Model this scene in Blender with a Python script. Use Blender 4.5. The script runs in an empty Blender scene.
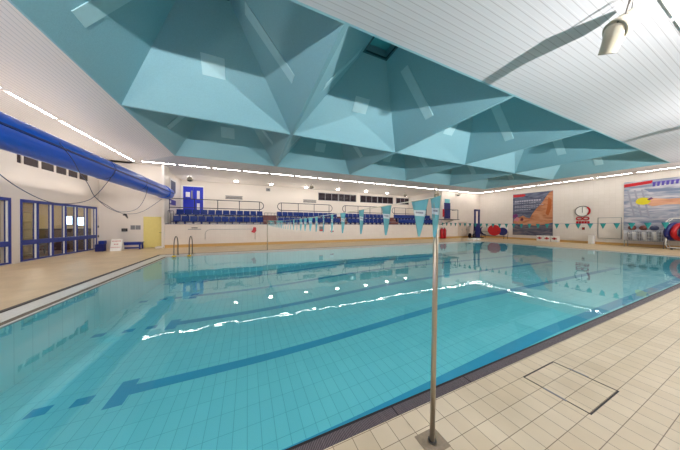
import bpy, bmesh, math, random
from mathutils import Vector, Matrix
random.seed(4)
S = bpy.context.scene
COL = S.collection
PI = math.pi

# ------------------------------------------------------------------ materials
def srgb(r, g, b):
    f = lambda c: (c/12.92 if c <= .04045 else ((c+.055)/1.055)**2.4)
    return (f(r/255), f(g/255), f(b/255), 1)

def mat(name, col, rough=.5, metal=0., noise=.06, nscale=6., bump=0., bscale=60., spec=.5, coat=0.):
    m = bpy.data.materials.new(name); m.use_nodes = True
    nt = m.node_tree; N = nt.nodes; L = nt.links
    p = N['Principled BSDF']
    p.inputs['Roughness'].default_value = rough; p.inputs['Metallic'].default_value = metal
    p.inputs['Specular IOR Level'].default_value = spec
    p.inputs['Coat Weight'].default_value = coat
    tc = N.new('ShaderNodeTexCoord')
    n = N.new('ShaderNodeTexNoise'); n.inputs['Scale'].default_value = nscale; n.inputs['Detail'].default_value = 4
    L.new(tc.outputs['Object'], n.inputs['Vector'])
    mx = N.new('ShaderNodeMix'); mx.data_type = 'RGBA'
    c = Vector(col[:3])
    mx.inputs[6].default_value = tuple(c*(1-noise))+(1,); mx.inputs[7].default_value = tuple(min(1, v*(1+noise)) for v in c)+(1,)
    L.new(n.outputs['Fac'], mx.inputs[0]); L.new(mx.outputs[2], p.inputs['Base Color'])
    if bump:
        b = N.new('ShaderNodeBump'); b.inputs['Strength'].default_value = bump; b.inputs['Distance'].default_value = .01
        n2 = N.new('ShaderNodeTexNoise'); n2.inputs['Scale'].default_value = bscale; n2.inputs['Detail'].default_value = 3
        L.new(tc.outputs['Object'], n2.inputs['Vector']); L.new(n2.outputs['Fac'], b.inputs['Height']); L.new(b.outputs[0], p.inputs['Normal'])
    return m

def emit(name, col, strength):
    m = bpy.data.materials.new(name); m.use_nodes = True
    p = m.node_tree.nodes['Principled BSDF']
    p.inputs['Base Color'].default_value = col
    p.inputs['Emission Color'].default_value = col; p.inputs['Emission Strength'].default_value = strength
    return m

def tile_mat(name, c1, c2, grout, w, h, mortar, rough=.4, ox=0, oy=0, swap=None, bump=.3, stain=.0, offset=0., spec=.5, rib=0.):
    m = bpy.data.materials.new(name); m.use_nodes = True
    nt = m.node_tree; N = nt.nodes; L = nt.links; p = N['Principled BSDF']
    p.inputs['Roughness'].default_value = rough; p.inputs['Specular IOR Level'].default_value = spec
    tc = N.new('ShaderNodeTexCoord')
    vec = tc.outputs['Object']
    if swap:
        sx = N.new('ShaderNodeSeparateXYZ'); L.new(vec, sx.inputs[0])
        cb = N.new('ShaderNodeCombineXYZ'); L.new(sx.outputs[swap[0]], cb.inputs[0]); L.new(sx.outputs[swap[1]], cb.inputs[1])
        vec = cb.outputs[0]
    mp = N.new('ShaderNodeMapping'); mp.inputs['Location'].default_value = (-ox, -oy, 0); L.new(vec, mp.inputs['Vector'])
    b = N.new('ShaderNodeTexBrick'); b.offset = offset; b.squash = 1
    b.inputs['Scale'].default_value = 1; b.inputs['Brick Width'].default_value = w; b.inputs['Row Height'].default_value = h
    b.inputs['Mortar Size'].default_value = mortar; b.inputs['Mortar Smooth'].default_value = .3
    b.inputs['Color1'].default_value = c1; b.inputs['Color2'].default_value = c2; b.inputs['Mortar'].default_value = grout
    L.new(mp.outputs[0], b.inputs['Vector'])
    out = b.outputs['Color']
    if stain:
        n = N.new('ShaderNodeTexNoise'); n.inputs['Scale'].default_value = 1.3; n.inputs['Detail'].default_value = 6
        L.new(tc.outputs['Object'], n.inputs['Vector'])
        r = N.new('ShaderNodeValToRGB'); r.color_ramp.elements[0].position = .3; r.color_ramp.elements[1].position = .75
        r.color_ramp.elements[0].color = (1-stain, 1-stain*1.1, 1-stain*1.3, 1); r.color_ramp.elements[1].color = (1, 1, 1, 1)
        L.new(n.outputs['Fac'], r.inputs[0])
        mx = N.new('ShaderNodeMix'); mx.data_type = 'RGBA'; mx.blend_type = 'MULTIPLY'; mx.inputs[0].default_value = 1
        L.new(out, mx.inputs[6]); L.new(r.outputs[0], mx.inputs[7]); out = mx.outputs[2]
    L.new(out, p.inputs['Base Color'])
    bp = N.new('ShaderNodeBump'); bp.inputs['Strength'].default_value = bump; bp.inputs['Distance'].default_value = .002
    inv = N.new('ShaderNodeMath'); inv.operation = 'SUBTRACT'; inv.inputs[0].default_value = 1; L.new(b.outputs['Fac'], inv.inputs[1])
    hgt = inv.outputs[0]
    if rib:
        wv = N.new('ShaderNodeTexWave'); wv.inputs['Scale'].default_value = rib; wv.bands_direction = 'DIAGONAL'
        L.new(tc.outputs['Object'], wv.inputs['Vector'])
        ad = N.new('ShaderNodeMath'); ad.operation = 'MULTIPLY_ADD'; L.new(wv.outputs['Fac'], ad.inputs[0]); ad.inputs[1].default_value = .25; L.new(hgt, ad.inputs[2]); hgt = ad.outputs[0]
    L.new(hgt, bp.inputs['Height']); L.new(bp.outputs[0], p.inputs['Normal'])
    return m

def slat_mat(name, axis, dark=.3, base=srgb(184, 186, 190)):           # boarded ceiling, board joints across the given axis
    m = bpy.data.materials.new(name); m.use_nodes = True
    nt = m.node_tree; N = nt.nodes; L = nt.links; p = N['Principled BSDF']
    p.inputs['Roughness'].default_value = .45
    tc = N.new('ShaderNodeTexCoord'); sx = N.new('ShaderNodeSeparateXYZ'); L.new(tc.outputs['Object'], sx.inputs[0])
    dv = N.new('ShaderNodeMath'); dv.operation = 'DIVIDE'; L.new(sx.outputs[axis], dv.inputs[0]); dv.inputs[1].default_value = .115
    fr = N.new('ShaderNodeMath'); fr.operation = 'FRACT'; L.new(dv.outputs[0], fr.inputs[0])
    r = N.new('ShaderNodeValToRGB'); e = r.color_ramp.elements
    e[0].position = 0; e[0].color = (dark, dark*1.02, dark*1.05, 1); e[1].position = .06; e[1].color = (dark*1.2, dark*1.22, dark*1.26, 1)
    a = e.new(.1); a.color = base; a = e.new(.72); a.color = base; a = e.new(.76); a.color = (.58, .59, .6, 1); a = e.new(.8); a.color = base; a = e.new(.97); a.color = base; a = e.new(1.); a.color = (dark, dark*1.02, dark*1.05, 1)
    L.new(fr.outputs[0], r.inputs[0]); L.new(r.outputs[0], p.inputs['Base Color'])
    return m

CREAM = srgb(226, 217, 207)
M = {}
M['wall'] = mat('painted_wall', CREAM, .35, noise=.02, nscale=2, bump=.15, bscale=8)
M['wall_tile'] = tile_mat('glazed_wall_tile', srgb(230, 221, 212), srgb(227, 218, 208), srgb(210, 198, 188), .3, .3, .003, rough=.22, swap=(1, 2), bump=.1)
M['wall_tile_far'] = tile_mat('glazed_wall_tile_far', srgb(230, 218, 206), srgb(227, 214, 202), srgb(214, 200, 188), .3, .3, .003, rough=.3, swap=(0, 2), bump=.1)
M['ochre'] = mat('ochre_tile', srgb(206, 164, 98), .4)
M['deck'] = tile_mat('deck_tile', srgb(232, 217, 190), srgb(224, 207, 177), srgb(140, 120, 98), .16, .16, .0028, rough=.42, ox=1.22, oy=1.27, stain=.2, rib=90.)
M['deck_left'] = tile_mat('deck_tile_left', srgb(224, 199, 160), srgb(218, 192, 153), srgb(198, 173, 136), .16, .16, .002, rough=.38, stain=.16)
M['pool'] = tile_mat('pool_tile', srgb(168, 238, 240), srgb(163, 234, 237), srgb(112, 196, 204), .17, .34, .0035, rough=.5, bump=.1)
M['lane'] = mat('lane_tile', srgb(84, 178, 212), .5)
M['gutter'] = tile_mat('gutter_tile', srgb(214, 214, 208), srgb(208, 208, 202), srgb(170, 172, 168), .24, .12, .003, rough=.3, bump=.2)
M['grating'] = None
M['dark_line'] = mat('dark_joint', srgb(34, 29, 30), .5)
M['brown'] = mat('brown_channel', srgb(92, 80, 62), .5, bump=.5, bscale=40)
M['slat_x'] = slat_mat('boarded_ceiling_along_length', 1)
M['slat_y'] = slat_mat('boarded_ceiling_along_width', 0, .34, srgb(214, 208, 204))
M['plain_ceiling'] = mat('plain_ceiling', srgb(226, 220, 214), .5, noise=.02)
M['teal'] = mat('teal_roughcast', srgb(132, 178, 190), .6, noise=.12, nscale=30, bump=.5, bscale=45)
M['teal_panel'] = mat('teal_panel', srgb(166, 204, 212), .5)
M['sky_glass'] = mat('skylight_glazing', srgb(110, 196, 205), .2)
M['teal_dark'] = mat('dark_teal_frame', srgb(30, 82, 92), .4)
M['blue_tube'] = mat('glossy_blue_fibreglass', srgb(8, 98, 224), .3, noise=.03, coat=.0)
M['blue_dark'] = mat('dark_blue_seam', srgb(16, 44, 120), .4)
M['blue_frame'] = mat('blue_frame_paint', srgb(22, 50, 140), .3)
M['blue_door'] = mat('blue_door_paint', srgb(20, 44, 190), .3)
M['navy'] = mat('navy_paint', srgb(18, 28, 100), .4)
M['seat'] = mat('blue_seat_plastic', srgb(5, 42, 118), .3)
M['white'] = mat('white_plastic', srgb(240, 238, 232), .3)
M['offwhite'] = mat('offwhite_plastic', srgb(158, 154, 138), .28, noise=.03)
M['black'] = mat('black_metal', srgb(24, 26, 34), .35)
M['rail'] = mat('grey_rail', srgb(40, 44, 62), .35)
M['grey'] = mat('grey_metal', srgb(130, 130, 132), .4)
M['steel'] = mat('stainless_steel', srgb(196, 184, 164), .28, metal=1., noise=.03)
M['steel_pole'] = mat('brushed_steel_pole', srgb(190, 178, 158), .3, metal=.85, noise=.05)
M['steel_dark'] = mat('dark_steel', srgb(96, 94, 92), .35, metal=.8)
M['yellow'] = mat('yellow_door_paint', srgb(232, 216, 134), .4)
M['yellow_b'] = mat('yellow_rubber', srgb(232, 190, 60), .5)
M['red'] = mat('red_plastic', srgb(190, 24, 34), .35)
M['redbrown'] = mat('red_brown_steps', srgb(112, 58, 52), .5)
M['flag'] = mat('turquoise_pennant_cloth', srgb(116, 190, 196), .6)
M['flag_dark'] = mat('green_teal_pennant_cloth', srgb(40, 138, 132), .6)
M['flag_white'] = mat('white_pennant_band', srgb(228, 236, 236), .6)
M['rope'] = mat('pale_rope', srgb(232, 226, 206), .7)
M['rope_blue'] = mat('blue_rope', srgb(30, 60, 140), .6)
M['cable'] = mat('dark_blue_grey_cable', srgb(66, 74, 104), .5)
M['concrete'] = mat('worn_concrete', srgb(150, 134, 112), .7, noise=.3, nscale=30, bump=.4)
M['dark_glass'] = mat('dark_glass', srgb(34, 20, 34), .1)
M['paper'] = mat('paper', srgb(222, 222, 226), .6)
M['bluepic'] = mat('blue_sign', srgb(60, 52, 140), .4)
M['strip'] = emit('strip_light_diffuser', (1, .97, .93, 1), 19)
M['down'] = emit('downlight_diffuser', (1, .95, .86, 1), 30)
M['screen'] = emit('lit_screen', (.55, .85, 1, 1), 5)
M['lobby_wall'] = mat('lobby_wall', srgb(176, 158, 128), .6)
M['lobby_dark'] = mat('lobby_dark_panel', srgb(64, 44, 36), .5)
M['lobby_floor'] = mat('lobby_floor', srgb(110, 84, 66), .4)
M['curtain'] = mat('cream_curtain', srgb(214, 204, 176), .8)

def grating_mat():
    return tile_mat('mauve_grating', srgb(132, 118, 120), srgb(120, 106, 110), srgb(52, 44, 50), .012, .1, .0035, rough=.45, ox=0, oy=1.44, bump=.8)
M['grating'] = grating_mat()

def glass_mat(name, tint=(1, 1, 1, 1), ior=1.45, rough=.02, wave=0.):
    m = bpy.data.materials.new(name); m.use_nodes = True
    nt = m.node_tree; N = nt.nodes; L = nt.links; N.remove(N['Principled BSDF'])
    out = N['Material Output']
    t = N.new('ShaderNodeBsdfTransparent'); t.inputs[0].default_value = tint
    g = N.new('ShaderNodeBsdfGlossy'); g.inputs['Roughness'].default_value = rough
    gm = N.new('ShaderNodeNewGeometry'); f0 = ((ior-1)/(ior+1))**2
    dt = N.new('ShaderNodeVectorMath'); dt.operation = 'DOT_PRODUCT'; L.new(gm.outputs['Normal'], dt.inputs[0]); L.new(gm.outputs['Incoming'], dt.inputs[1])
    def mth(op, a, b=None):
        q = N.new('ShaderNodeMath'); q.operation = op
        for i_, v_ in ((0, a), (1, b)):
            if v_ is None: continue
            if isinstance(v_, (int, float)): q.inputs[i_].default_value = v_
            else: L.new(v_, q.inputs[i_])
        return q.outputs[0]
    fr_ = mth('ADD', mth('MULTIPLY', mth('POWER', mth('SUBTRACT', 1., mth('ABSOLUTE', dt.outputs['Value'])), 5.), 1-f0), f0)
    mx = N.new('ShaderNodeMixShader')
    L.new(fr_, mx.inputs[0]); L.new(t.outputs[0], mx.inputs[1]); L.new(g.outputs[0], mx.inputs[2]); L.new(mx.outputs[0], out.inputs[0])
    if wave:
        tc = N.new('ShaderNodeTexCoord')
        n = N.new('ShaderNodeTexNoise'); n.inputs['Scale'].default_value = 1.6; n.inputs['Detail'].default_value = 2
        L.new(tc.outputs['Object'], n.inputs['Vector'])
        b = N.new('ShaderNodeBump'); b.inputs['Strength'].default_value = 1; b.inputs['Distance'].default_value = wave
        L.new(n.outputs['Fac'], b.inputs['Height']); L.new(b.outputs[0], g.inputs['Normal'])
    return m
M['glass'] = glass_mat('window_glass')
M['water'] = glass_mat('pool_water', tint=(.62, .865, .895, 1), ior=1.333, rough=.012, wave=.0035)

# ------------------------------------------------------------------ geometry helpers
def BM(): return bmesh.new()

def quad(bm, pts):
    vs = [bm.verts.new(p) for p in pts]
    return bm.faces.new(vs)

def box(bm, x0, x1, y0, y1, z0, z1, bev=0.):
    x0, x1 = sorted((x0, x1)); y0, y1 = sorted((y0, y1)); z0, z1 = sorted((z0, z1))
    v = [bm.verts.new((x, y, z)) for x in (x0, x1) for y in (y0, y1) for z in (z0, z1)]
    F = []
    for f in ((0, 1, 3, 2), (4, 6, 7, 5), (0, 4, 5, 1), (2, 3, 7, 6), (0, 2, 6, 4), (1, 5, 7, 3)):
        F.append(bm.faces.new([v[i] for i in f]))
    if bev:
        es = list({e for f in F for e in f.edges})
        bmesh.ops.bevel(bm, geom=es, offset=bev, segments=2, affect='EDGES', profile=.5)

def frame_axes(d):
    d = d.normalized(); a = Vector((0, 0, 1)) if abs(d.z) < .9 else Vector((1, 0, 0))
    u = d.cross(a).normalized(); return u, d.cross(u).normalized()

def sweep(bm, pts, r, n=8, cap=True, closed=False):
    pts = [Vector(p) for p in pts]; rs = r if isinstance(r, (list, tuple)) else [r]*len(pts)
    rings = []; u = None
    K = len(pts)
    for i, p in enumerate(pts):
        if closed: d = pts[(i+1) % K]-pts[i-1]
        else: d = pts[min(i+1, K-1)]-pts[max(i-1, 0)]
        d.normalize()
        if u is None: u, v = frame_axes(d)
        else:
            u = (u-d*u.dot(d)).normalized(); v = d.cross(u)
        rings.append([bm.verts.new(p+(u*math.cos(2*PI*k/n)+v*math.sin(2*PI*k/n))*rs[i]) for k in range(n)])
    seg = K if closed else K-1
    for i in range(seg):
        A = rings[i]; B = rings[(i+1) % K]
        for k in range(n):
            f = bm.faces.new((A[k], A[(k+1) % n], B[(k+1) % n], B[k])); f.smooth = True
    if cap and not closed:
        bm.faces.new(rings[0][::-1]); bm.faces.new(rings[-1])

def prism(bm, poly, axis, a, b):
    # poly of 2D points extruded along an axis: 'X': (y,z) 'Y': (x,z) 'Z': (x,y)
    def P(p, t):
        return {'X': (t, p[0], p[1]), 'Y': (p[0], t, p[1]), 'Z': (p[0], p[1], t)}[axis]
    A = [bm.verts.new(P(p, a)) for p in poly]; B = [bm.verts.new(P(p, b)) for p in poly]
    n = len(poly)
    bm.faces.new(A[::-1]); bm.faces.new(B)
    for i in range(n): bm.faces.new((A[i], A[(i+1) % n], B[(i+1) % n], B[i]))

def ellipse(cx, cy, rx, ry, n=24, a0=0, a1=2*PI, full=True):
    m = n if full else n+1
    return [(cx+rx*math.cos(a0+(a1-a0)*k/n), cy+ry*math.sin(a0+(a1-a0)*k/n)) for k in range(m)]

def obj(name, bm, m, parent=None, origin=None, recalc=True):
    if recalc: bmesh.ops.recalc_face_normals(bm, faces=bm.faces)
    me = bpy.data.meshes.new(name)
    if parent is not None:
        off = Vector(parent['_loc']) if '_loc' in parent else Vector((0, 0, 0))
    elif origin is not None: off = Vector(origin)
    else:
        xs = [v.co for v in bm.verts]
        lo = Vector([min(c[i] for c in xs) for i in range(3)]); hi = Vector([max(c[i] for c in xs) for i in range(3)])
        off = Vector(((lo.x+hi.x)/2, (lo.y+hi.y)/2, lo.z))
    for v in bm.verts: v.co -= off
    bm.to_mesh(me); bm.free()
    if m is not None: me.materials.append(m if not isinstance(m, str) else M[m])
    o = bpy.data.objects.new(name, me); COL.objects.link(o)
    if parent is not None:
        o.parent = parent; o['_loc'] = tuple(off)
    else:
        o.location = off; o['_loc'] = tuple(off)
    return o

def thing(name, label, cat, loc, group=None):
    o = bpy.data.objects.new(name, None); COL.objects.link(o); o.empty_display_size = .1
    o.location = loc; o['_loc'] = tuple(loc); o['label'] = label; o['category'] = cat
    if group: o['group'] = group
    return o

def tag(o, label, cat, group=None, kind=None):
    o['label'] = label; o['category'] = cat
    if group: o['group'] = group
    if kind: o['kind'] = kind
    return o

def struct(name, bm, m, parent=None, label=None):
    o = obj(name, bm, m, parent, origin=(0, 0, 0) if parent is None else None)
    if parent is None: o['kind'] = 'structure'
    if label: o['label'] = label
    return o

def dup(root, loc, label=None, group=None):
    r = root.copy(); COL.objects.link(r); r.location = loc
    if label: r['label'] = label
    if group: r['group'] = group
    for ch in list(root.children):
        c = ch.copy(); COL.objects.link(c); c.parent = r
        for g in ch.children:
            d = g.copy(); COL.objects.link(d); d.parent = c
    return r

ORD = ['first', 'second', 'third', 'fourth', 'fifth', 'sixth', 'seventh', 'eighth', 'ninth', 'tenth', 'eleventh', 'twelfth', 'thirteenth', 'fourteenth',
       'fifteenth', 'sixteenth', 'seventeenth', 'eighteenth', 'nineteenth', 'twentieth', 'twenty-first', 'twenty-second', 'twenty-third', 'twenty-fourth',
       'twenty-fifth', 'twenty-sixth', 'twenty-seventh', 'twenty-eighth', 'twenty-ninth', 'thirtieth']

def B(name, m, parent, *boxes, bev=0.):
    bm = BM()
    for b in boxes: box(bm, *b, bev=bev)
    return obj(name, bm, m, parent)

# ------------------------------------------------------------------ dimensions
XL, XR, YN, YF, YB = -8.5, 27.4, -3.2, 17.5, 23.0      # left wall, right wall, near wall, gallery front, gallery back
HC = 5.53                                              # ceiling
YD = 18.1                                              # wall with the yellow door
GX0, GX1 = -5.05, 20.6                                 # gallery opening
RX0, RX1, RY0, RY1 = -3.84, 24.16, 3.67, 14.87         # coffered recess
PX0, PX1, PY0, PY1 = -4.14, 20.9, 1.54, 13.77          # pool surround edge
WX0, WX1, WY1 = -3.6, 20.55, 12.9                      # water edge
ZW = -.035

# ------------------------------------------------------------------ deck, pool basin, water
bm = BM(); box(bm, XL, XR, YN, 1.44, -.2, 0)
struct('floor', bm, 'deck')
bm = BM(); box(bm, XL, PX0-.1, 1.44, YD, -.2, 0); struct('floor', bm, 'deck_left')
bm = BM(); box(bm, PX0-.1, XR, PY1+.06, YF, -.2, 0); box(bm, PX0-.1, GX0+.2, YF, YD, -.2, 0); struct('floor', bm, 'deck_left')
bm = BM(); box(bm, PX1+.06, XR, 1.44, PY1+.06, -.2, 0); struct('floor', bm, 'deck_left')
# perimeter gutter
bm = BM()
box(bm, PX0, WX0-.16, 1.55, PY1, -.25, -.012)
box(bm, WX0-.16, PX1, WY1+.12, PY1, -.25, -.012)
box(bm, WX1+.08, PX1, 1.55, WY1+.12, -.25, -.012)
struct('trim_1', bm, 'gutter')
bm = BM()
box(bm, PX0-.1, PX0, 1.44, PY1+.06, -.2, .002); box(bm, PX0, PX1+.06, PY1, PY1+.06, -.2, -.004); box(bm, PX1, PX1+.06, 1.44, PY1, -.2, -.004)
box(bm, PX0, PX1, 1.535, 1.56, -.2, -.006)
struct('trim_2', bm, 'dark_line')
bm = BM()
box(bm, WX0-.16, WX0-.05, 1.56, WY1+.12, -.12, -.02); box(bm, WX0-.05, WX1, WY1+.05, WY1+.12, -.12, -.02)
struct('trim_3', bm, 'brown')
bm = BM()
box(bm, WX0-.05, WX0, 1.56, WY1+.05, -.05, -.02); box(bm, WX0, WX1+.08, WY1, WY1+.05, -.05, -.02); box(bm, WX1, WX1+.08, 1.56, WY1, -.05, -.02)
struct('trim_4', bm, 'gutter')
# overflow grating at the near side, one long strip in sections
bm = BM(); x = XL+.2
while x < XR-.2:
    box(bm, x, min(x+.94, XR), 1.442, 1.533, -.1, -.001); x += .95
g = struct('drain_grating', bm, 'grating'); tag(g, 'mauve plastic overflow grating running along near pool edge', 'grating', kind='structure')

def floor_z(x):
    t = min(1, max(0, (x+.5)/7.5)); t = t*t*(3-2*t)
    return -1.08+.31*t
bm = BM(); xs = [WX0, -2.5, -1.5, -.5]+[i*.5 for i in range(0, 16)]+[8, 12, 16, WX1]
rows = [[bm.verts.new((x, y, floor_z(x))) for y in (1.56, 5, 9, WY1)] for x in xs]
for a, b in zip(rows, rows[1:]):
    for i in range(3): bm.faces.new((a[i], b[i], b[i+1], a[i+1]))
for y in (1.56, WY1):
    for xa, xb in zip(xs, xs[1:]): quad(bm, [(xa, y, floor_z(xa)), (xb, y, floor_z(xb)), (xb, y, -.05), (xa, y, -.05)])
for x in (WX0, WX1): quad(bm, [(x, 1.56, floor_z(x)), (x, WY1, floor_z(x)), (x, WY1, -.05), (x, 1.56, -.05)])
struct('pool_basin', bm, 'pool')
# lane markings, laid 3 mm proud of the basin
def strip_on_floor(bm, x0, x1, y0, y1):
    n = max(1, int((x1-x0)/.4)); e = .004
    for k in range(n):
        a = x0+(x1-x0)*k/n; b = x0+(x1-x0)*(k+1)/n
        quad(bm, [(a, y0, floor_z(a)+e), (b, y0, floor_z(b)+e), (b, y1, floor_z(b)+e), (a, y1, floor_z(a)+e)])
for i, y in enumerate((2.45, 4.5, 7.0, 9.4, 11.7)):
    bm = BM(); strip_on_floor(bm, -1.72, 18.6, y-.12, y+.12); strip_on_floor(bm, -1.95, -1.72, y-.32, y+.28)
    strip_on_floor(bm, 18.6, 18.86, y-.38, y+.38)
    for x in (-3.3, -2.75, -2.3): strip_on_floor(bm, x-.11, x+.11, y-.09, y+.09)
    o = struct('lane_marking', bm, 'lane')
bm = BM(); quad(bm, [(WX0, 1.55, ZW), (WX1, 1.55, ZW), (WX1, WY1, ZW), (WX0, WY1, ZW)])
o = obj('pool_water', bm, 'water', origin=(0, 0, 0), recalc=False); tag(o, 'clear turquoise water filling the swimming pool', 'water', kind='stuff')

# ------------------------------------------------------------------ ceiling
def flat(name, poly, m):
    bm = BM(); prism(bm, poly, 'Z', HC, HC+.15); return struct(name, bm, m)
d = 30
flat('ceiling', [(RX0, RY0), (RX0, RY1), (XL, RY1+(RX0-XL)), (XL, RY0-(RX0-XL))], 'slat_y')
flat('ceiling', [(RX1, RY0), (RX1, RY1), (XR, RY1+(XR-RX1)), (XR, RY0-(XR-RX1))], 'slat_y')
yf = YF+.02
flat('ceiling', [(RX0, RY1), (RX1, RY1), (RX1+yf-RY1, yf), (RX0-(yf-RY1), yf)], 'slat_x')
flat('ceiling', [(XL, RY1+(RX0-XL)), (RX0-(yf-RY1), yf), (XL, yf)], 'slat_x')
flat('ceiling', [(RX0, RY0), (XL, RY0-(RX0-XL)), (XL, YN), (XR, YN), (XR, RY0-(XR-RX1)), (RX1, RY0)], 'slat_x')
flat('ceiling', [(XL, yf), (XR, yf), (XR, YB+.2), (XL, YB+.2)], 'plain_ceiling')

# coffers: truncated pyramids with a skylight
CS = 5.6; APEX = 8.2; HH = .55; RIB = .05
def coffer(cx, cy):
    h = CS/2
    o_ = [(cx-h, cy-h), (cx+h, cy-h), (cx+h, cy+h), (cx-h, cy+h)]
    i_ = [(cx-h+RIB, cy-h+RIB), (cx+h-RIB, cy-h+RIB), (cx+h-RIB, cy+h-RIB), (cx-h+RIB, cy+h-RIB)]
    t_ = [(cx-HH, cy-HH), (cx+HH, cy-HH), (cx+HH, cy+HH), (cx-HH, cy+HH)]
    bm = BM()
    for k in range(4):
        a, b = k, (k+1) % 4
        quad(bm, [(*o_[a], HC), (*o_[b], HC), (*i_[b], HC), (*i_[a], HC)])
        quad(bm, [(*i_[a], HC), (*i_[b], HC), (*t_[b], APEX), (*t_[a], APEX)])
        quad(bm, [(*t_[a], APEX), (*t_[b], APEX), (*t_[b], APEX+.5), (*t_[a], APEX+.5)])
    root = struct('ceiling_coffer', bm, 'teal')
    bm = BM()
    for (a, b, c, e) in ((-HH, HH, -HH, -HH+.07), (-HH, HH, HH-.07, HH), (-HH, -HH+.07, -HH+.07, HH-.07), (HH-.07, HH, -HH+.07, HH-.07)):
        box(bm, cx+a, cx+b, cy+c, cy+e, APEX+.0, APEX+.08)
    struct('skylight_frame', bm, 'teal_dark', root)
    bm = BM(); box(bm, cx-HH, cx+HH, cy-HH, cy+HH, APEX+.42, APEX+.46); struct('skylight_glazing', bm, 'sky_glass', root)
    # paler flat panels lying on the slopes
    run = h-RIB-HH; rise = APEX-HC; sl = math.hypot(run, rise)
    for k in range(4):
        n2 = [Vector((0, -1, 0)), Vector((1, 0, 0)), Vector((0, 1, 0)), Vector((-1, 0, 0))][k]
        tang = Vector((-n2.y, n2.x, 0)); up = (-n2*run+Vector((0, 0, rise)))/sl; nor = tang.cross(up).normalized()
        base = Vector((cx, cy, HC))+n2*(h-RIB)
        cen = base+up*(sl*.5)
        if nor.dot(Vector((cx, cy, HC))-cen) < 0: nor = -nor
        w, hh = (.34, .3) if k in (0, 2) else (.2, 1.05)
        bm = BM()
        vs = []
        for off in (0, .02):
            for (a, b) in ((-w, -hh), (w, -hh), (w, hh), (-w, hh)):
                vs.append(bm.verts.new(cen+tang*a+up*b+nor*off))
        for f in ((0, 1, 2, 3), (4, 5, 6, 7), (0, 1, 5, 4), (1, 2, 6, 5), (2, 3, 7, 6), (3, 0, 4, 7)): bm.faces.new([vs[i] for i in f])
        struct('pale_panel', bm, 'teal_panel', root, label='paler flat panel on the slope')
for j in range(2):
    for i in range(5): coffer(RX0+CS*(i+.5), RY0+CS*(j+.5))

# ------------------------------------------------------------------ walls
# left wall with window openings
def wall_with_holes(name, plane, axis, a0, a1, z0, z1, holes, thick, m):
    # grid of boxes around rectangular holes (a0,a1,z0,z1); plane is the room side
    A = sorted({a0, a1, *[h[0] for h in holes], *[h[1] for h in holes]}); Z = sorted({z0, z1, *[h[2] for h in holes], *[h[3] for h in holes]})
    bm = BM()
    p0, p1 = sorted((plane, plane+thick))
    for i in range(len(A)-1):
        for j in range(len(Z)-1):
            ca = (A[i]+A[i+1])/2; cz = (Z[j]+Z[j+1])/2
            if any(h[0] < ca < h[1] and h[2] < cz < h[3] for h in holes): continue
            if axis == 'Y': box(bm, p0, p1, A[i], A[i+1], Z[j], Z[j+1])
            else: box(bm, A[i], A[i+1], p0, p1, Z[j], Z[j+1])
    bmesh.ops.remove_doubles(bm, verts=bm.verts, dist=1e-5)
    # drop the doubled inner faces
    bm.faces.ensure_lookup_table()
    seen = {}
    for f in list(bm.faces):
        k = tuple(sorted(v.index for v in f.verts)); seen.setdefault(k, []).append(f)
    dead = [f for fs in seen.values() if len(fs) > 1 for f in fs]
    bmesh.ops.delete(bm, geom=dead, context='FACES_ONLY')
    return struct(name, bm, m)
WY = [13.12, 13.9, 14.68, 15.46, 16.24, 17.02, 17.88]
holes = [(13.12, 17.88, .04, 2.62), (8.0, 12.74, .04, 2.62)]
CL = [(13.0, 13.2), (13.28, 13.98), (14.1, 14.8), (14.9, 15.56), (15.66, 16.34), (16.44, 17.14)]
holes += [(a, b, 4.08, 4.42) for a, b in CL]
wall_with_holes('wall_left', XL, 'Y', YN, YD+.3, 0, HC, holes, -.25, 'wall')
for a, b in CL:
    B2 = BM(); box(B2, XL-.05, XL-.03, a, b, 4.08, 4.42)
    struct('window_3', B2, 'dark_glass')
def big_window(idx, ys):
    bm = BM(); xa, xb = XL-.12, XL+.02
    fw = .075
    for k, y in enumerate(ys):
        y0 = y if k == 0 else (y-fw if k == len(ys)-1 else y-fw/2)
        box(bm, xa, xb, y0, y0+fw, .04, 2.62)
    box(bm, xa, xb, ys[0]+fw, ys[-1]-fw, 2.5, 2.62)
    box(bm, xa, xb-.004, ys[0]+fw, ys[-1]-fw, .72, .92)
    box(bm, xa, xb-.004, ys[0]+fw, ys[-1]-fw, .04, .1)
    w = struct('window_%d' % idx, bm, 'blue_frame')
    bm = BM()
    for k in range(len(ys)-1):
        y = ys[k+1]-fw/2-(fw/2 if k == len(ys)-2 else 0)
        box(bm, XL-.03, XL-.01, y-.07, y, .1, .72); box(bm, XL-.03, XL-.01, y-.07, y, .92, 2.5)
    struct('inner_frame', bm, 'white', w, label='white inner frame')
    for k in range(len(ys)-1):
        bm = BM(); box(bm, XL-.06, XL-.05, ys[k]+.03, ys[k+1]-.03, .1, 2.5); struct('pane', bm, 'glass', w)
big_window(1, WY)
big_window(2, [12.74-.78*k for k in range(6, -1, -1)])

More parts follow.
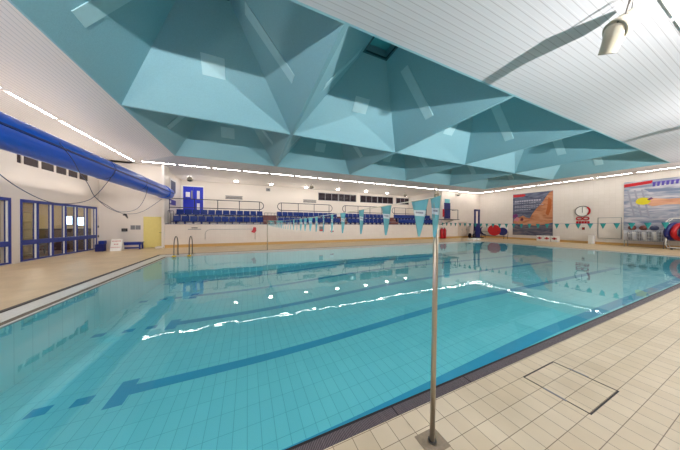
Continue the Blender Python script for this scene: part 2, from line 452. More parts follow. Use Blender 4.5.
# lobby beyond the windows
bm = BM(); box(bm, -14.2, XL-.25, 6, 19.2, -.2, 0); struct('floor_lobby', bm, 'lobby_floor')
bm = BM(); box(bm, -14.2, XL-.25, 6, 19.2, 3.1, 3.2); struct('ceiling_lobby', bm, 'plain_ceiling')
bm = BM(); box(bm, -14.2, -14.0, 6, 19.2, 0, 3.1); box(bm, -14, XL-.25, 19.2, 19.4, 0, 3.1); box(bm, -14, XL-.25, 5.8, 6, 0, 3.1); struct('wall_lobby', bm, 'lobby_wall')
for k, y in enumerate((12.2, 14.6, 17.0)):
    t = thing('ceiling_light', 'round lobby ceiling light behind the left windows, %s from the camera' % ORD[k], 'light', (-11, y, 3.0), 'lobby ceiling lights')
    bm = BM(); prism(bm, ellipse(-11, y, .2, .2), 'Z', 3.04, 3.1); obj('housing', bm, 'white', t)
    bm = BM(); prism(bm, ellipse(-11, y, .17, .17), 'Z', 3.0, 3.04); obj('diffuser', bm, emit('lobby_lamp_%d' % k, (1, .9, .72, 1), 90), t)
t = thing('shelf_unit', 'cream shelving unit seen through the left window panes', 'shelves', (-10.2, 15.2, 0))
B('side_panel', 'curtain', t, (-10.5, -9.9, 14.9, 14.94, 0, 2.2)); B('side_panel', 'curtain', t, (-10.5, -9.9, 15.86, 15.9, 0, 2.2))
for z in (.1, .5, .9, 1.3, 1.7, 2.15): B('shelf', 'curtain', t, (-10.5, -9.9, 14.94, 15.86, z, z+.04))
bm = BM()
for k in range(26):
    y = 13.7+k*.035; quad(bm, [(-9.7+.03*(k % 2), y, .05), (-9.7+.03*((k+1) % 2), y+.035, .05), (-9.7+.03*((k+1) % 2), y+.035, 2.6), (-9.7+.03*(k % 2), y, 2.6)])
cu = obj('curtain', bm, 'curtain'); tag(cu, 'cream curtain hanging behind the first window pane', 'curtain')
for k, (x, z) in enumerate(((-10.45, 1.55), (-9.85, 1.5))):
    t = thing('wall_screen', ('lit pale blue screen in lobby, left one of the pair', 'lit pale blue screen in lobby, right one nearer the corner')[k], 'screen', (x, 19.2, z), 'lobby screens')
    cs = B('casing', 'black', t, (x-.24, x+.24, 19.14, 19.2, z-.04, z+.54)); B('display', 'screen', cs, (x-.21, x+.21, 19.13, 19.14, z, z+.5))
t = thing('counter', 'dark brown counter in the lobby behind the windows', 'counter', (-10.6, 18.8, 0))
B('body', 'lobby_dark', t, (-12.2, -9.1, 18.4, 19.15, 0, 1.25)); B('worktop', 'black', t, (-12.25, -9.05, 18.35, 19.18, 1.25, 1.3))
for k, (x, y) in enumerate(((-10.6, 17.2), (-10.1, 16.4), (-11.6, 17.0))):
    t = thing('lobby_chair', 'dark chair in lobby behind the windows, %s from the corner' % ORD[k], 'chair', (x, y, 0), 'lobby chairs')
    B('seat', 'lobby_dark', t, (x-.24, x+.24, y-.24, y+.24, .42, .48)); B('backrest', 'lobby_dark', t, (x-.24, x+.24, y+.2, y+.26, .48, 1.0))
    for sx in (-.2, .2):
        for sy in (-.2, .2): B('leg', 'black', t, (x+sx-.02, x+sx+.02, y+sy-.02, y+sy+.02, 0, .42))

# wall with the yellow door
bm = BM(); box(bm, XL, GX0-.15, YD, YD+.25, 0, HC); struct('wall_far', bm, 'wall')
# pier at the end of gallery
bm = BM(); box(bm, GX0-.15, GX0, YF-.05, 18.35, 0, HC); box(bm, GX0-.6, GX0-.4, 18.3, YB, 0, HC); box(bm, GX0-.4, GX0-.15, 18.15, 18.35, 0, HC); box(bm, GX0-.42, GX0+.02, YF-.3, YF+.3, 0, .12, bev=.02); struct('wall_gallery_left', bm, 'wall')
# gallery front wall and its continuation to the right
bm = BM(); box(bm, GX0, GX1, YF, YF+.15, 0, 1.58); struct('wall_gallery_front', bm, 'wall_tile_far')
bm = BM(); box(bm, GX1, XR, YF, YF+.25, 0, HC); struct('wall_far_right', bm, 'wall_tile_far')
bm = BM(); box(bm, GX1, GX1+.2, YF+.25, YB, 0, HC); struct('wall_gallery_right', bm, 'wall')
bm = BM(); box(bm, GX0-.6, GX1+.2, YB, YB+.2, 0, HC); struct('wall_gallery_back', bm, 'wall')
bm = BM(); box(bm, XR, XR+.2, YN, YF+.25, 0, HC); struct('wall_right', bm, 'wall_tile')
bm = BM(); box(bm, XL-.25, XR+.2, YN-.2, YN, 0, HC); struct('wall_near', bm, 'wall')
bm = BM(); box(bm, GX0, XR, YF-.03, YF, 0, .2); struct('baseboard_far', bm, 'ochre')
bm = BM(); box(bm, XR-.03, XR, YN, YF-.03, 0, .2); struct('baseboard_right', bm, 'ochre')
# parapet edge
bm = BM(); box(bm, GX0, GX1, YF-.02, YF+.17, 1.58, 1.61); struct('trim_5', bm, 'navy')
# gallery tiers
T1, T2, T3 = 1.36, 1.88, 2.42
bm = BM(); box(bm, GX0, GX1, YF+.15, 18.55, 0, T1); box(bm, GX0-.4, GX1, 18.55, 19.4, 0, T2); box(bm, GX0-.4, GX1, 19.4, YB, 0, T3)
struct('floor_gallery', bm, 'plain_ceiling')
BL = [(-4.85, 1.2, 12), (2.35, 8.1, 12), (8.9, 13.8, 10), (15.05, 20.5, 12)]
gaps = [(1.2, 2.3), (8.2, 8.85), (13.9, 15.0)]
for k, (a, b) in enumerate(gaps):
    t = thing('aisle_steps', 'red-brown aisle steps between seat blocks, %s gap from the left' % ORD[k], 'steps', ((a+b)/2, 18.6, T1), 'gallery aisle steps')
    for s in range(4):
        B('step', 'redbrown', t, (a, b, 18.0+s*.36, 18.36+s*.36, T1 if s < 1 else T1, T1+.25*(s+1)))

# seats
def make_seat():
    t = thing('stadium_seat', 'seat', 'seat', (0, 0, 0), 'blue gallery seats')
    w = .225
    bm = BM(); box(bm, -w, w, -.22, .2, .40, .45, bev=.02); obj('seat_pan', bm, 'seat', t)
    bm = BM()
    prof = [(-.02, .42), (.0, .50), (.03, .62), (.05, .74), (.055, .82), (.03, .82), (.02, .74), (-.0, .62), (-.03, .50), (-.06, .44)]
    prism(bm, [(y+.2, z) for y, z in prof], 'X', -w, w)
    bmesh.ops.bevel(bm, geom=[e for e in bm.edges if abs(e.verts[0].co.z-e.verts[1].co.z) < 1e-6 and e.verts[0].co.z > .81 and abs(e.verts[0].co.x-e.verts[1].co.x) < 1e-6], offset=.012, segments=1, affect='EDGES')
    obj('backrest', bm, 'seat', t)
    bm = BM(); box(bm, -.03, .03, -.1, .18, 0, .40); obj('bracket', bm, 'navy', t)
    return t
proto = make_seat(); used = False
BN = ['leftmost gallery block', 'second gallery block', 'third gallery block', 'rightmost gallery block']
for bi, (a, b, n) in enumerate(BL):
    for r, (y, z) in enumerate(((18.15, T1), (18.95, T2))):
        for k in range(n):
            x = a+(b-a)*(k+.5)/n
            lab = 'blue seat, %s from left in %s row of %s' % (ORD[k], ('front', 'back')[r], BN[bi])
            if not used: s = proto; s.location = (x, y, z); s['label'] = lab; used = True
            else: s = dup(proto, (x, y, z), lab)
            s['group'] = 'blue gallery seats'

# railings behind the seats
def railing(x0, x1, loopl, loopr, label, group='gallery railings'):
    t = thing('railing', label, 'railing', ((x0+x1)/2, 19.5, T3), group)
    y = 19.5; zt, zb = 3.52, 2.85; r = .03; R = (zt-zb)/2
    bm = BM(); pts = [(x0, y, zt), (x1, y, zt)]
    if loopr: pts += [(x1+R*math.sin(a), y, zb+R+R*math.cos(a)) for a in [PI*k/10 for k in range(1, 11)]]
    else: pts += [(x1, y, zb)]
    pts += [(x0, y, zb)]
    if loopl: pts += [(x0-R*math.sin(a), y, zb+R-R*math.cos(a)) for a in [PI*k/10 for k in range(1, 10)]]
    sweep(bm, pts, r, 8, closed=True); obj('handrail', bm, 'rail', t)
    n = max(2, round((x1-x0)/1.45))
    for k in range(n+1):
        x = x0+(x1-x0)*k/n
        bm = BM(); sweep(bm, [(x, y, T3), (x, y, zt)], .028, 8); obj('post', bm, 'rail', t)
railing(-5.35, .95, False, True, 'dark tubular railing with rounded right end behind leftmost seats')
railing(2.8, 7.4, True, True, 'dark tubular railing rounded at both ends behind second seat block')
railing(9.2, 13.6, True, True, 'dark tubular railing rounded at both ends behind third seat block')
railing(15.4, 20.3, True, False, 'dark tubular railing behind rightmost seat block near the flag pole')
def balusters(xs, label):
    t = thing('guard_bars', label, 'railing', (xs[0], 17.75, T1), 'short guard bars at the gallery edge')
    for x in xs:
        bm = BM(); sweep(bm, [(x, 17.8, T1), (x, 17.8, 2.5)], .014, 6); obj('bar', bm, 'rail', t)
    bm = BM(); sweep(bm, [(xs[0], 17.8, 2.5), (xs[-1], 17.8, 2.5)], .02, 6); obj('top_rail', bm, 'rail', t)
balusters([-4.95, -4.8, -4.65], 'short black guard bars beside the leftmost gallery seat')
balusters([1.25, 1.5, 1.75, 2.0, 2.25], 'short black guard bars in the widest gap between seat blocks')

# gallery back: blue double door, windows, fittings
t = thing('door_1', 'blue double door', 'door', (-4.2, YB, T3)); t['kind'] = 'structure'
del t['category']
x0 = -5.3; zt = 4.98
B('door_frame', 'white', t, (x0-.14, x0, YB-.06, YB, T3, zt+.08), (x0, x0+1.62, YB-.06, YB, zt, zt+.08), (x0+1.54, x0+1.62, YB-.06, YB, T3, zt))
for k in range(2):
    a = x0+.77*k
    lf = B('door_leaf', 'blue_door', t, (a+.005, a+.765, YB-.05, YB, T3, zt))
    if k == 0: B('notice', 'paper', lf, (a+.2, a+.52, YB-.06, YB-.05, zt-.95, zt-.5))
    for (za, zb_) in ((zt-1.1, zt-.35), (zt-2.1, zt-1.5)):
        if k == 0 and za < zt-1.5: continue
        B('vision_panel', 'paper' if k else 'grey', lf, (a+(.28 if k else .6), a+(.5 if k else .72), YB-.06, YB-.05, za, zb_))
for k, (a, b, n) in enumerate(((7.4, 12.3, 6), (12.85, 17.9, 6), (18.4, 20.6, 3))):
    bm = BM(); za, zb_ = 4.34, 5.22
    box(bm, a, b, YB-.05, YB, za, za+.05); box(bm, a, b, YB-.05, YB, zb_-.05, zb_)
    for q in range(n+1):
        x = a+(b-a-.06)*q/n; box(bm, x, x+.06+(.1 if q in (3,) else 0), YB-.05, YB, za+.05, zb_-.05)
    w = struct('window_%d' % (4+k), bm, 'grey')
    for q in range(n):
        xa = a+(b-a-.06)*q/n+.06; bm = BM(); box(bm, xa, a+(b-a-.06)*(q+1)/n, YB-.02, YB-.01, za+.05, zb_-.05); struct('pane', bm, 'dark_glass', w)
for k, x in enumerate((-1.2, 6.4)):
    t = thing('grille', ('long grey wall grille above railing behind leftmost seats', 'long grey wall grille above railing behind second seat block')[k], 'vent', (x, YB, 4.0), 'gallery wall grilles')
    B('frame', 'grey', t, (x-.75, x+.75, YB-.06, YB, 4.02, 4.08), (x-.75, x+.75, YB-.06, YB, 4.28, 4.34))
    B('louvre', 'steel_dark', t, *[(x-.73, x+.73, YB-.05, YB-.01, 4.09+.06*q, 4.12+.06*q) for q in range(3)])
# bulkhead lights on the gallery ceiling
dl = None
for k, (x, y) in enumerate(((-4.5, 21.6), (-.95, 21.2), (2.1, 21.3), (5.6, 21.5), (9.1, 21.3), (12.7, 21.3), (15.8, 21.4), (19.4, 22.2))):
    lab = 'round bright ceiling light above the gallery, %s from the left' % ORD[k]
    if dl is None:
        dl = thing('ceiling_light', lab, 'light', (x, y, HC), 'round gallery ceiling lights')
        bm = BM(); prism(bm, ellipse(x, y, .2, .2), 'Z', HC-.07, HC); hs = obj('housing', bm, 'white', dl)
        bm = BM(); prism(bm, ellipse(x, y, .16, .16), 'Z', HC-.11, HC-.07); obj('diffuser', bm, 'down', hs)
    else: dup(dl, (x, y, HC), lab)

# strip lights around the coffers
SZ = HC-.03
def strip_proto(along, loc, lab, group):
    t = thing('strip_light', lab, 'light', loc, group)
    x, y, z = loc; L2, w = .86, .042
    if along == 'X':
        hs = B('housing', 'white', t, (x-L2-.02, x+L2+.02, y-w-.02, y+w+.02, HC-.02, HC)); B('diffuser', 'strip', hs, (x-L2, x+L2, y-w, y+w, HC-.022, HC-.0195))
    else:
        hs = B('housing', 'white', t, (x-w-.02, x+w+.02, y-L2-.02, y+L2+.02, HC-.02, HC)); B('diffuser', 'strip', hs, (x-w, x+w, y-L2, y+L2, HC-.022, HC-.0195))
    return t
PX = PY = None
def ring(along, fixed, lo, n, side, frm, group):
    global PX, PY
    for k in range(n):
        c = lo+1.93*k
        lab = 'slim white ceiling strip light on the %s side, %s from the %s' % (side, ORD[k], frm)
        loc = (c, fixed, HC) if along == 'X' else (fixed, c, HC)
        if along == 'X':
            if PX is None: PX = strip_proto('X', loc, lab, group)
            else: dup(PX, loc, lab, group)
        else:
            if PY is None: PY = strip_proto('Y', loc, lab, group)
            else: dup(PY, loc, lab, group)
ring('Y', -6.5, 16.3-1.93*7, 8, 'left', 'camera', 'strip lights along the left side')
ring('X', 17.05, -5.2, 17, 'far', 'left', 'strip lights along the far side')
ring('Y', 26.3, 16.1-1.93*7, 8, 'right', 'camera', 'strip lights along the right side')
ring('X', 1.04, 6.37-1.93*6, 17, 'near', 'left', 'strip lights along the near side')

# gallery-edge horn speakers and small wall boxes
def lathe_part(name, m, par, p, axis, prof, n=20, cap=True):
    p = Vector(p); axis = Vector(axis).normalized(); bm = BM()
    sweep(bm, [p+axis*t for t, r in prof], [r for t, r in prof], n, cap=cap)
    return obj(name, bm, m, par)
for k, (x, y, z) in enumerate(((-4.3, 20.6, 5.2), (5.7, 19.9, 5.2), (17.6, 20.3, 5.15), (22.9, 17.2, 5.15))):
    lab = ['pale round projector speaker on gallery ceiling above the blue door', 'pale round projector speaker on gallery ceiling left of dark windows', 'pale round projector speaker on gallery ceiling behind the flag pole', 'pale round projector speaker high on plain far wall'][k]
    t = thing('projector_speaker', lab, 'speaker', (x, y, HC), 'round projector speakers')
    lathe_part('shell', 'offwhite', t, (x, y, z+.16), (.1, -.3, -1), [(0, .1), (.05, .17), (.18, .21), (.26, .2)])
    lathe_part('grille', 'black', t, (x, y-.07, z-.09), (.1, -.3, -1), [(0, .17), (.05, .1)])
    bm = BM(); sweep(bm, [(x, y, z+.14), (x, y, HC)] if k < 3 else [(x, y, z+.1), (x, YF, z+.1)], .02, 6); obj('bracket', bm, 'grey', t)
t = thing('sensor_box', 'small grey box fixed on gallery back wall near second gap', 'sensor', (1.95, YB, 5.1))
B('casing', 'grey', t, (1.75, 2.15, YB-.14, YB, 5.0, 5.3), bev=.01); B('lens', 'black', t, (1.9, 2.0, YB-.17, YB-.14, 5.08, 5.18))

# pictures on the gallery side wall
t = thing('poster', 'dark framed picture on the short wall beside the blue tube end', 'poster', (GX0-.4, 20.4, 4.0))
B('sheet', 'paper', t, (GX0-.4, GX0-.38, 20.0, 21.5, 4.0, 5.15)); B('picture', 'cable', t, (GX0-.38, GX0-.37, 20.2, 21.3, 4.1, 5.0))
t = thing('wall_sign', 'small violet-blue sign below the picture on short gallery wall', 'sign', (GX0-.4, 20.5, 3.1))
B('plate', 'bluepic', t, (GX0-.4, GX0-.38, 19.8, 21.4, 3.1, 3.5)); B('symbol', 'paper', t, (GX0-.38, GX0-.375, 19.95, 20.2, 3.2, 3.4))

# yellow door
t = thing('door_2', 'pale yellow door', 'door', (-5.8, YD, 0)); t['kind'] = 'structure'; del t['category']
B('door_frame', 'yellow', t, (-6.34, -6.28, YD-.04, YD, 0, 2.08), (-5.3, -5.24, YD-.04, YD, 0, 2.08), (-6.28, -5.3, YD-.04, YD, 2.02, 2.08))
lf = B('door_leaf', 'yellow', t, (-6.28, -5.3, YD-.025, YD, .01, 2.02))
bm = BM(); sweep(bm, [(-5.38, YD-.03, 1.0), (-5.38, YD-.07, 1.0), (-5.5, YD-.07, 1.0)], .012, 6); obj('handle', bm, 'black', lf)
t = thing('junction_box', 'small black box on wall above the blue bench', 'box', (-7.3, YD, 1.1)); B('casing', 'black', t, (-7.42, -7.15, YD-.08, YD, 1.1, 1.3), bev=.01); B('cover', 'steel_dark', t, (-7.38, -7.19, YD-.09, YD-.08, 1.13, 1.27))
t = thing('notice_board', 'two pale grey notices on wall beside yellow door', 'notice', (-6.75, YD, 1.2))
B('sheet', 'grey', t, (-7.0, -6.78, YD-.015, YD, 1.22, 1.5)); B('sheet', 'grey', t, (-6.75, -6.5, YD-.015, YD, 1.22, 1.5))
for k, z in enumerate((1.42, .82)):
    t = thing('wall_switch', ('upper of two small dark switches right of big windows', 'lower of two small dark switches right of big windows')[k], 'switch', (XL, 18.0, z), 'switches right of the windows')
    pt = B('plate', 'grey', t, (XL, XL+.02, 17.95, 18.05, z-.07, z+.07)); B('rocker', 'black', pt, (XL+.02, XL+.03, 17.97, 18.03, z-.04, z+.04))
# bench, sign, chair-like blue unit
t = thing('bench', 'low dark blue slatted bench against the wall left of yellow door', 'bench', (-6.8, 17.4, 0))
B('seat', 'blue_frame', t, *[(-7.55, -6.15, 17.25+.11*k, 17.34+.11*k, .40, .45) for k in range(4)])
B('rail', 'blue_frame', t, (-7.55, -6.15, 17.25, 17.29, .28, .4)); B('rail', 'blue_frame', t, (-7.4, -6.3, 17.27, 17.3, .05, .14))
for x in (-7.5, -6.25):
    for y in (17.26, 17.62): B('leg', 'blue_frame', t, (x-.03, x+.05, y-.02, y+.05, 0, .4))
t = thing('storage_crate', 'dark blue crate left of the leaning white sign', 'crate', (-7.75, 16.8, 0))
B('body', 'navy', t, (-7.98, -7.62, 16.6, 16.9, 0, .42), bev=.02); B('lid', 'blue_frame', t, (-7.85, -7.6, 16.62, 16.9, .42, .62), bev=.02)
t = thing('floor_sign', 'white floor sign with small red lettering in front of blue bench', 'sign', (-7.05, 16.75, 0))
bm = BM(); prism(bm, [(16.6, 0), (16.62, 0), (16.8, .68), (16.78, .68)], 'X', -7.35, -6.85); obj('front_board', bm, 'white', t)
bm = BM(); prism(bm, [(16.98, 0), (17.0, 0), (16.82, .68), (16.8, .68)], 'X', -7.35, -6.85); obj('back_board', bm, 'white', t)
bm = BM()
def sl(x0, x1, z0, z1):
    yy = lambda z: 16.6+.18*z/.68-.006
    quad(bm, [(x0, yy(z0), z0), (x1, yy(z0), z0), (x1, yy(z1), z1), (x0, yy(z1), z1)])
for k in range(7): sl(-7.31+.06*k, -7.275+.06*k, .55, .6)
for k in range(3): sl(-7.2+.07*k, -7.16+.07*k, .37, .42)
for k in range(8): sl(-7.33+.056*k, -7.3+.056*k, .2, .235)
obj('lettering', bm, 'red', t)

# ------------------------------------------------------------------ blue water-slide tube
TX, TZ, TR = -5.0, 3.68, .385
t = thing('slide_tube', 'long glossy blue water slide tube running along left side', 'slide', (TX, 10, TZ))
bm = BM(); n = 40; ys = [YN+.05, 2, 6, 9, 12, 15, YF+.4]
sweep(bm, [(TX, y, TZ) for y in ys], TR, n); obj('tube', bm, 'blue_tube', t)
bm = BM()
for sx in (1, -1):
    box(bm, TX+sx*(TR+.005)-.03, TX+sx*(TR+.005)+.03, YN+.05, YF+.35, TZ-.02, TZ+.02)
obj('seam', bm, 'blue_dark', t, )
for y in (3.0, 6.2, 10.8, 13.57):
    bm = BM(); sweep(bm, [(TX, y-.012, TZ), (TX, y+.012, TZ)], TR+.008, n, cap=True); obj('flange', bm, 'blue_dark', t)
bm = BM(); sweep(bm, [(TX, YF-.55, TZ), (TX, YF-.38, TZ)], TR+.03, n, cap=True); obj('end_collar', bm, 'blue_tube', t)
# drooping cables by the tube
def droop(a, b, sag, n=18):
    a, b = Vector(a), Vector(b)
    return [a.lerp(b, k/n)-Vector((0, 0, sag*4*(k/n)*(1-k/n))) for k in range(n+1)]
def smooth(P, n=5):
    P = [Vector(p) for p in P]; out = []
    for i in range(len(P)-1):
        a, b, c, d = P[max(i-1, 0)], P[i], P[i+1], P[min(i+2, len(P)-1)]
        for q in range(n):
            t = q/n; out.append(.5*((2*b)+(c-a)*t+(2*a-5*b+4*c-d)*t*t+(3*b-a-3*c+d)*t**3))
    return out+[P[-1]]
KX = TX+TR+.03
for pts, lab in (
    ([(6.61, 2.66), (7.01, 2.43), (7.63, 2.21), (8.24, 2.17), (9.01, 2.29), (9.57, 2.54), (10.29, 3.16), (10.8, 3.72)], 'dark cable drooping in front of the big left windows from blue tube'),
    ([(8.15, 3.78), (8.61, 3.46), (8.89, 3.14), (9.23, 2.88), (9.57, 2.5), (10.16, 2.29), (11.07, 2.09), (12.4, 2.29), (13.22, 2.88), (13.57, 3.52)], 'dark cable looping over the face of blue tube between two straps'),
    ([(9.62, 2.48), (10.28, 2.19), (11.53, 2.03), (13.11, 2.24), (15.48, 3.07)], 'thin dark cable running to the far end of blue tube above yellow door')):
    bm = BM(); sweep(bm, smooth([(KX, a, b) for a, b in pts]), .0095, 6); tag(obj('cable', bm, 'cable'), lab, 'cable', 'drooping cables')
bm = BM(); sweep(bm, [(KX, 11.3, 1.98), (KX, 11.45, 2.0), (KX, 11.61, 1.86)], [.03, .045, .02], 8); tag(obj('cable_clamp', bm, 'black'), 'small black clamp hanging at the lowest crossing of cables', 'clamp')

# ------------------------------------------------------------------ far wall fittings
t = thing('wall_pipe', 'thin pale handrail with rounded left end on gallery front wall', 'pipe', (-1, YF, .9))
bm = BM(); sweep(bm, [(-2.75, YF-.05, .5), (-2.75, YF-.05, .9), (-2.7, YF-.05, 1.05), (-2.58, YF-.05, 1.17), (-2.4, YF-.05, 1.22), (.3, YF-.05, 1.22)], .018, 8); obj('rail', bm, mat('pale_grey_pipe', srgb(176, 170, 162), .4), t)
for x in (-2.2, -1.2, -.2): B('bracket', 'grey', t, (x-.02, x+.02, YF-.05, YF, 1.2, 1.24))
t = thing('vent_cover', 'small grey slotted vent on gallery front wall above pool ladder', 'vent', (-3.35, YF, 1.2))
B('hood', 'grey', t, (-3.75, -3.0, YF-.03, YF, 1.21, 1.25)); B('slots', 'steel_dark', t, (-3.55, -3.2, YF-.04, YF, 1.3, 1.36))
t = thing('throw_bag', 'red rescue throw bag with pale rope on gallery front wall', 'rescue bag', (.45, YF, .9))
bm = BM(); prism(bm, [(.25, 1.0), (.5, .92), (.62, 1.1), (.6, 1.35), (.42, 1.38), (.36, 1.15)], 'Y', YF-.14, YF); obj('bag', bm, 'red', t)
bm = BM(); sweep(bm, [(.52, YF-.07, .95), (.56, YF-.06, .7), (.54, YF-.06, .45)], .022, 6); obj('rope', bm, 'rope', t)
for k, (x, z) in enumerate(((5.9, 1.0), (6.9, .9))):
    t = thing('alarm_point', ('dark small alarm point on far wall, left of the pair below seats', 'red and white alarm point on far wall, right of the pair below seats')[k], 'alarm', (x, YF, z), 'alarm points')
    B('casing', 'steel_dark' if k == 0 else 'white', t, (x-.16, x+.16, YF-.06, YF, z, z+.42), bev=.01); B('button', 'red', t, (x-.15, x+.15, YF-.08, YF-.06, z+.02, z+.14))
# stair landing with navy door at gallery right end
t = thing('stair_landing', 'grey steel landing with rails at right end of gallery', 'landing', (21.10, YF-.4, 2.2))
B('platform', 'steel_dark', t, (20.10, 22.50, YF-.8, YF, 2.15, 2.22))
for x in (20.20, 22.30):
    bm = BM(); sweep(bm, [(x, YF-.75, 2.2), (x, YF-.75, 3.3)], .03, 8); obj('post', bm, 'rail', t)
bm = BM(); sweep(bm, [(20.20, YF-.75, 3.3), (22.30, YF-.75, 3.3), (22.30, YF, 3.3)], .03, 8); obj('handrail', bm, 'rail', t)
bm = BM(); sweep(bm, [(19.60, YF-.75, 1.6), (20.90, YF-.75, 1.95), (22.40, YF-.1, 2.15)], .03, 8); obj('brace', bm, 'rail', t)
t = thing('door_3', 'navy door with pale panel over it', 'door', (21.10, YF, 2.22)); t['kind'] = 'structure'; del t['category']
B('door_leaf', 'navy', t, (20.95, 21.95, YF-.04, YF, 2.3, 4.15)); B('transom', 'flag', t, (21.05, 21.85, YF-.04, YF, 4.15, 4.6))
t = thing('fire_hose', 'tall red cabinet beside the navy door above landing', 'cabinet', (20.65, YF, 2.4)); B('body', 'red', t, (20.70, 20.88, YF-.1, YF, 2.5, 3.4), bev=.01); B('door', 'red', t, (20.72, 20.86, YF-.12, YF-.1, 2.55, 3.35))
# extinguishers
for k, x in enumerate((20.4, 20.85)):
    t = thing('fire_extinguisher', ('red fire extinguisher against far wall, left of the pair', 'red fire extinguisher with black hose against far wall, right of the pair')[k], 'fire extinguisher', (x, YF-.2, 0), 'fire extinguishers on the far wall')
    lathe_part('cylinder', 'red', t, (x, YF-.18, .02), (0, 0, 1), [(0, .15), (.02, .17), (.95, .17), (1.08, .1), (1.14, .05)])
    B('valve', 'black', t, (x-.05, x+.08, YF-.22, YF-.14, 1.12, 1.24))
    bm = BM(); sweep(bm, [(x+.06, YF-.18, 1.18), (x+.22, YF-.22, .95), (x+.21, YF-.22, .5), (x+.17, YF-.22, .25)], .025, 6); obj('hose', bm, 'black', t)
# cream cupboard doors on far wall
t = thing('store_doors', 'pair of beige flush store doors beside the pool hoist', 'doors', (24.3, YF, 0))
for a in (23.3, 24.1): lf = B('leaf', mat('beige_door', srgb(206, 188, 170), .4), t, (a, a+.78, YF-.04, YF, .2, 1.95)); B('handle', 'grey', lf, (a+.66, a+.7, YF-.07, YF-.04, .9, 1.1))
# pool hoist
hx, hy = 25.0, 16.3
t = thing('pool_hoist', 'tall dark blue pool hoist with open frame in far corner', 'hoist', (hx, hy, 0))
B('mast', 'navy', t, (hx-.42, hx-.3, hy-.08, hy+.08, .1, 3.3), (hx+.3, hx+.42, hy-.08, hy+.08, .1, 3.3))
B('crosshead', 'navy', t, (hx-.42, hx+.42, hy-.1, hy+.1, 3.2, 3.42)); B('drive_box', 'navy', t, (hx-.42, hx+.42, hy-.14, hy+.14, .1, 1.75), bev=.02)
B('base', 'black', t, (hx-.6, hx+.7, hy-.4, hy+.4, .03, .12))
for s in (-1, 1):
    bm = BM(); sweep(bm, [(hx-.85, hy+s*.25, .3), (hx-.85, hy+s*.25+.04, .3)], .3, 20); obj('wheel', bm, 'black', t)
bm = BM(); sweep(bm, [(hx-.85, hy-.25, .3), (hx-.6, hy-.1, .75), (hx-.3, hy, .95)], .04, 8); obj('arm', bm, 'grey', t)
# starting block / steps near corner
t = thing('pool_steps', 'white moulded step block on deck at far right pool corner', 'steps', (21.6, 14.4, 0))
B('tread', 'white', t, (20.9, 21.4, 14.0, 14.6, 0, .2), bev=.02); B('tread', 'white', t, (21.6, 22.1, 14.0, 14.6, 0, .2), bev=.02)
# float cart with balls and floats
cx, cy = 26.4, 15.2
t = thing('float_rack', 'low black wire rack holding coloured swim floats by right wall', 'rack', (cx, cy, 0))
for sy in (-1.2, 1.2):
    for sx in (-.35, .35):
        bm = BM(); sweep(bm, [(cx+sx, cy+sy, 0), (cx+sx*1.05, cy+sy*1.05, .85)], .025, 6); obj('leg', bm, 'rail', t)
bm = BM()
for z in (.3, .8): sweep(bm, [(cx-.36, cy-1.22, z), (cx+.36, cy-1.22, z), (cx+.36, cy+1.22, z), (cx-.36, cy+1.22, z)], .02, 6, closed=True)
for k in range(9): sweep(bm, [(cx-.36, cy-1.2+.3*k, .3), (cx+.36, cy-1.2+.3*k, .3)], .012, 5)
obj('basket', bm, 'rail', t)
def disc(name, c, R, th, m, ax, lab, cat, group=None):
    bm = BM(); a = Vector(ax).normalized(); c = Vector(c)
    sweep(bm, [c-a*th/2, c-a*th*.42, c+a*th*.42, c+a*th/2], [R*.93, R, R, R*.93], 28)
    return tag(obj(name, bm, m), lab, cat, group)
disc('round_float', (cx-.42, cy-.25, .98), .62, .16, 'red', (1, .35, .1), 'large round red float at the front of the float rack', 'float', 'round swim floats')
disc('round_float', (cx-.2, cy+.75, .95), .5, .16, 'white', (1, .2, .1), 'round white float at left side of the float rack', 'float', 'round swim floats')
disc('round_float', (cx+.0, cy+1.15, .85), .5, .14, 'navy', (1, .2, .1), 'round dark blue float behind white one on float rack', 'float', 'round swim floats')
disc('round_float', (cx-.1, cy-.95, .85), .44, .14, 'navy', (1, .5, .1), 'round dark blue float right of the large red float', 'float', 'round swim floats')
disc('round_float', (cx+.2, cy-.85, 1.15), .42, .12, 'white', (1, .5, .3), 'round white float topmost at right of the float rack', 'float', 'round swim floats')

# ------------------------------------------------------------------ right wall
def wpoly(bm, pts, x, th=.004): prism(bm, pts, 'X', x-th, x)
def poster_base(name, label, y0, y1, z0, z1, m):
    t = thing(name, label, 'poster', (XR-.02, (y0+y1)/2, z0))
    bm = BM(); prism(bm, [(y0, z0), (y1, z0), (y1, z1), (y0, z1)], 'X', XR-.03, XR); obj('sheet', bm, m, t)
    return t
def wave_mat(name, a, b, c, sc=2.):
    m = bpy.data.materials.new(name); m.use_nodes = True
    nt = m.node_tree; N = nt.nodes; L = nt.links; p = N['Principled BSDF']; p.inputs['Roughness'].default_value = .5
    tc = N.new('ShaderNodeTexCoord'); mp = N.new('ShaderNodeMapping'); mp.inputs['Scale'].default_value = (1, .5, 2.2); L.new(tc.outputs['Object'], mp.inputs[0])
    n = N.new('ShaderNodeTexNoise'); n.inputs['Scale'].default_value = sc; n.inputs['Detail'].default_value = 5; n.inputs['Distortion'].default_value = 1.2; L.new(mp.outputs[0], n.inputs['Vector'])
    r = N.new('ShaderNodeValToRGB'); e = r.color_ramp.elements; e[0].position = .35; e[0].color = a; e[1].position = .65; e[1].color = c; k = e.new(.5); k.color = b
    L.new(n.outputs['Fac'], r.inputs[0]); L.new(r.outputs[0], p.inputs['Base Color']); return m
P1 = dict(y0=10.42, y1=13.8, z0=.5, z1=5.0)
